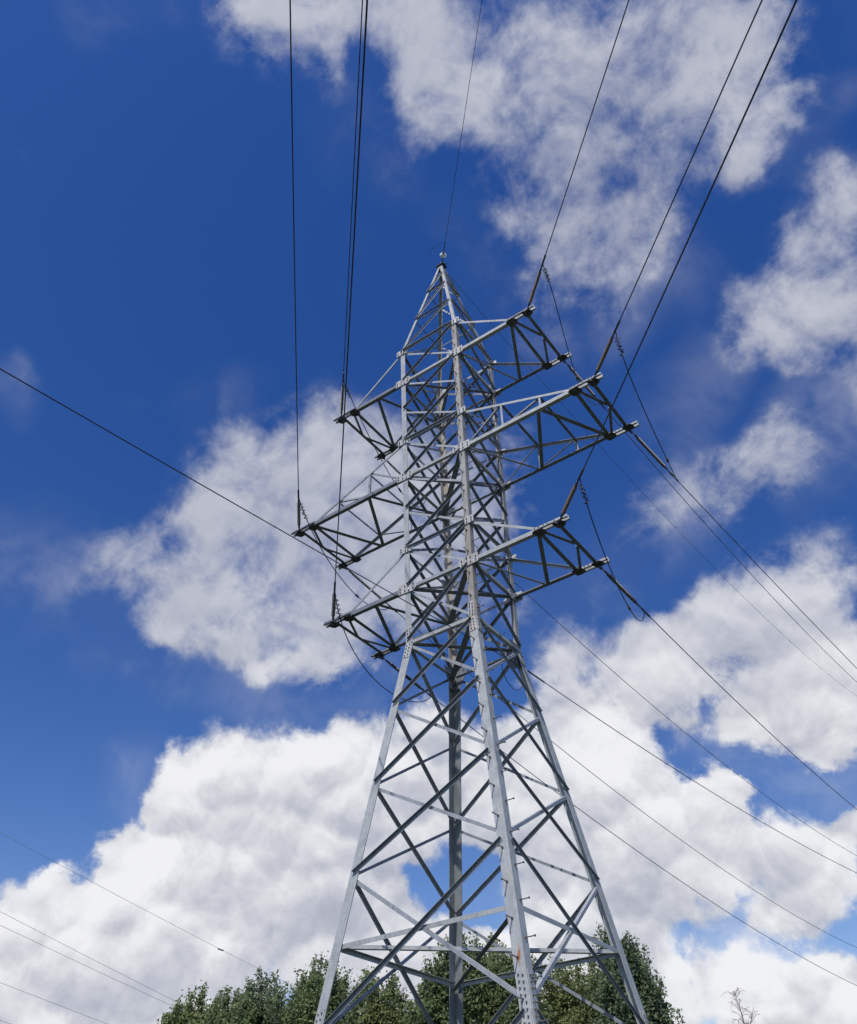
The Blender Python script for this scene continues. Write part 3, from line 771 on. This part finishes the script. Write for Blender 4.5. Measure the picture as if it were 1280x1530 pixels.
def tree(name, label, tops, D, mi, seed, group='trees behind the tower', size=.043, dens=1.0):
    rg = np.random.default_rng(seed)
    side = []
    for x, y in tops:                       # lower side limbs make the outline ragged
        side += [(x + rg.uniform(-20, -8), y + rg.uniform(14, 40)), (x + rg.uniform(6, 16), y + rg.uniform(16, 44))]
    size *= rg.uniform(.88, 1.14)
    T = [place(x, y, D + rg.uniform(-1.3, 1.3)) for x, y in list(tops) + side]
    base = sum(T, Vector()) / len(T); base = Vector((base.x, base.y, 0)); top = max(t.z for t in T)
    root = empty(name, base); tag(root, label, 'tree', group)
    tk = MB(); fork = Vector((0, 0, min(2.2, top * .25)))
    tk.tube([Vector((0, 0, -.3)), Vector((.03, .02, fork.z * .5)), fork], [.19, .15, .13], 9)
    allc = []; alls = []
    for t in T:
        tp = t - base; mid = fork.lerp(tp, .45) + Vector((tp.x, tp.y, 0)) * .25
        ln_ = [fork, fork.lerp(mid, .5), mid, mid.lerp(tp, .5) + Vector((rg.normal() * .08, rg.normal() * .08, 0)), tp]
        tk.tube(ln_, [.10, .08, .06, .03, .006], 6)

        def axis(h):                    # h below the top
            if h < 0: return tp
            z = tp.z - h
            pts = ln_[::-1]
            for a, b_ in zip(pts[:-1], pts[1:]):
                if b_.z <= z: return a.lerp(b_, (a.z - z) / max(a.z - b_.z, 1e-6))
            return fork
        H = tp.z - 1.6
        for part_, (h0, h1, cnt) in enumerate(((0, 3.6, int(62 * dens)), (3.6, H, int(40 * dens)))):
            hh = rg.random(cnt) ** .62 * (h1 - h0) + h0
            for h in hh:
                r = min(.05 + .215 * h, .95) * (1 + .25 * math.sin(h * 5.1 + T.index(t) * 1.7)); a = axis(h)
                q = rg.uniform(0, 2 * math.pi); rr = r * math.sqrt(rg.uniform(.06, 1)) * rg.uniform(.7, 1.22)
                c = a + Vector((math.cos(q) * rr, math.sin(q) * rr, rr * .12 + rg.normal() * .1))
                allc.append(c)
                if rg.random() < .35: tk.tube([axis(h + .25 + rr * .3), a.lerp(c, .5) + Vector((0, 0, -.05)), c], [.016, .010, .004], 4)
        # leading shoots
        for s_ in range(7):
            h_ = rg.uniform(.3, 2.0); b0 = axis(h_) + Vector((rg.normal() * .16 * (1 + h_), rg.normal() * .16 * (1 + h_), 0)); hgt = rg.uniform(.3, .7)
            e_ = b0 + Vector((rg.normal() * .06, rg.normal() * .06, hgt)); tk.tube([b0 - Vector((0, 0, .4)), b0, e_], [.012, .008, .003], 4)
            for f_ in np.linspace(0, 1, 6): alls.append(b0.lerp(e_, f_))
        for f_ in np.linspace(-.05, .7, 9): alls.append(axis(max(f_, 0)) + Vector((0, 0, max(0, -f_))))
    c1 = np.array(allc); c2 = np.array(alls)
    vv = np.concatenate([leaves(c1, 46, .135, size, rg), leaves(c2, 9, .055, size * .85, rg)])
    n_ = len(vv) // 4
    me = bpy.data.meshes.new('crown'); me.vertices.add(len(vv)); me.vertices.foreach_set('co', vv.astype(np.float32).ravel())
    me.loops.add(4 * n_); me.loops.foreach_set('vertex_index', np.arange(4 * n_, dtype=np.int32))
    me.polygons.add(n_); me.polygons.foreach_set('loop_start', np.arange(0, 4 * n_, 4, dtype=np.int32))
    me.update(calc_edges=True); me.validate(); me.materials.append(LM[mi])
    cr_ = bpy.data.objects.new('crown', me); COL.objects.link(cr_); cr_.parent = root
    tk.build('trunk', M['bark'], root, True)


tree('leafy_tree', 'lowest bushy tree at the left end of the row, its round top sloping down', [(247, 1520), (262, 1506), (285, 1490), (303, 1484), (325, 1494)], 37, 1, 1)
tree('leafy_tree', 'low dense tree between the sloping end tree and the pointed one', [(338, 1478), (352, 1486), (367, 1484)], 35, 0, 2)
tree('leafy_tree', 'dark pointed tree left of the tower under the faint wire', [(390, 1450), (406, 1470), (377, 1472), (420, 1482)], 36, 2, 3)
tree('leafy_tree', 'tall full tree overlapping the left tower leg', [(432, 1492), (448, 1478), (457, 1458), (480, 1430), (468, 1448), (497, 1446), (515, 1470)], 34, 0, 4)
tree('leafy_tree', 'olive green tree seen inside the tower base right of the left leg', [(533, 1490), (548, 1458), (565, 1470), (585, 1462), (601, 1482)], 37, 1, 5)
tree('leafy_tree', 'tall dark tree behind the rear tower leg, left side', [(628, 1478), (642, 1440), (655, 1456), (668, 1410), (690, 1400), (682, 1428)], 35, 0, 6)
tree('leafy_tree', 'tall dense tree between the rear tower leg and the leg with pegs', [(712, 1405), (735, 1398), (752, 1412), (768, 1428), (795, 1440)], 36, 0, 7)
tree('leafy_tree', 'leafy tree between the leg with pegs and the right leg', [(818, 1450), (833, 1432), (848, 1456), (862, 1438), (880, 1430), (893, 1446)], 38, 1, 8)
tree('leafy_tree', 'tall tree standing right of the right tower leg at the end of the row', [(907, 1390), (917, 1420), (931, 1400), (945, 1411), (957, 1428), (966, 1450), (974, 1476), (980, 1506)], 35, 2, 9)

# leafless treetop at the lower right
rb = random.Random(5)
bp0 = place(1112, 1530, 31); bt = place(1097, 1485, 31); base = Vector((bp0.x + .3, bp0.y + .2, 0))
root = empty('bare_tree', base); tag(root, 'small leafless treetop with thin drooping twigs at lower right', 'tree')
tr = MB(); tw = MB()
stem = [Vector((0, 0, -.3)), (bp0 - base) * .5 + Vector((.1, 0, 0)), bp0 - base, (bp0 - base).lerp(bt - base, .6) + Vector((.03, 0, 0)), bt - base]
tr.tube(stem, [.09, .06, .024, .014, .005], 7)
bt2 = place(1126, 1504, 31) - base; s2 = place(1118, 1545, 31) - base
tr.tube([stem[1].lerp(stem[2], .4), s2, bt2], [.035, .02, .006], 6)
for (a, b_, cnt) in ((stem[2], stem[4], 10), (stem[1], stem[2], 26), (s2, bt2, 8)):
    for i in range(cnt):
        f_ = rb.random(); p = Vector(a).lerp(Vector(b_), f_); q = rb.uniform(0, 6.28); l_ = rb.uniform(.3, .72) * (1.15 - f_ * .6)
        d = Vector((math.cos(q) * .75, math.sin(q) * .75, .75)) * l_
        pts = [p, p + d * .4, p + d * .75 + Vector((0, 0, -.02)), p + d + Vector((0, 0, -.22 * l_))]
        tw.tube(pts, [.009, .007, .005, .0035], 4)
        for s_ in range(4):
            k = rb.choice((1, 2, 3)); e_ = pts[k] + Vector((rb.gauss(0, .10), rb.gauss(0, .10), rb.uniform(-.2, .06))); tw.tube([pts[k], pts[k].lerp(e_, .5) + Vector((0, 0, .03)), e_], [.005, .004, .0028], 4)
tr.build('trunk', M['twig'], root, True); tw.build('twigs', M['twig'], root)
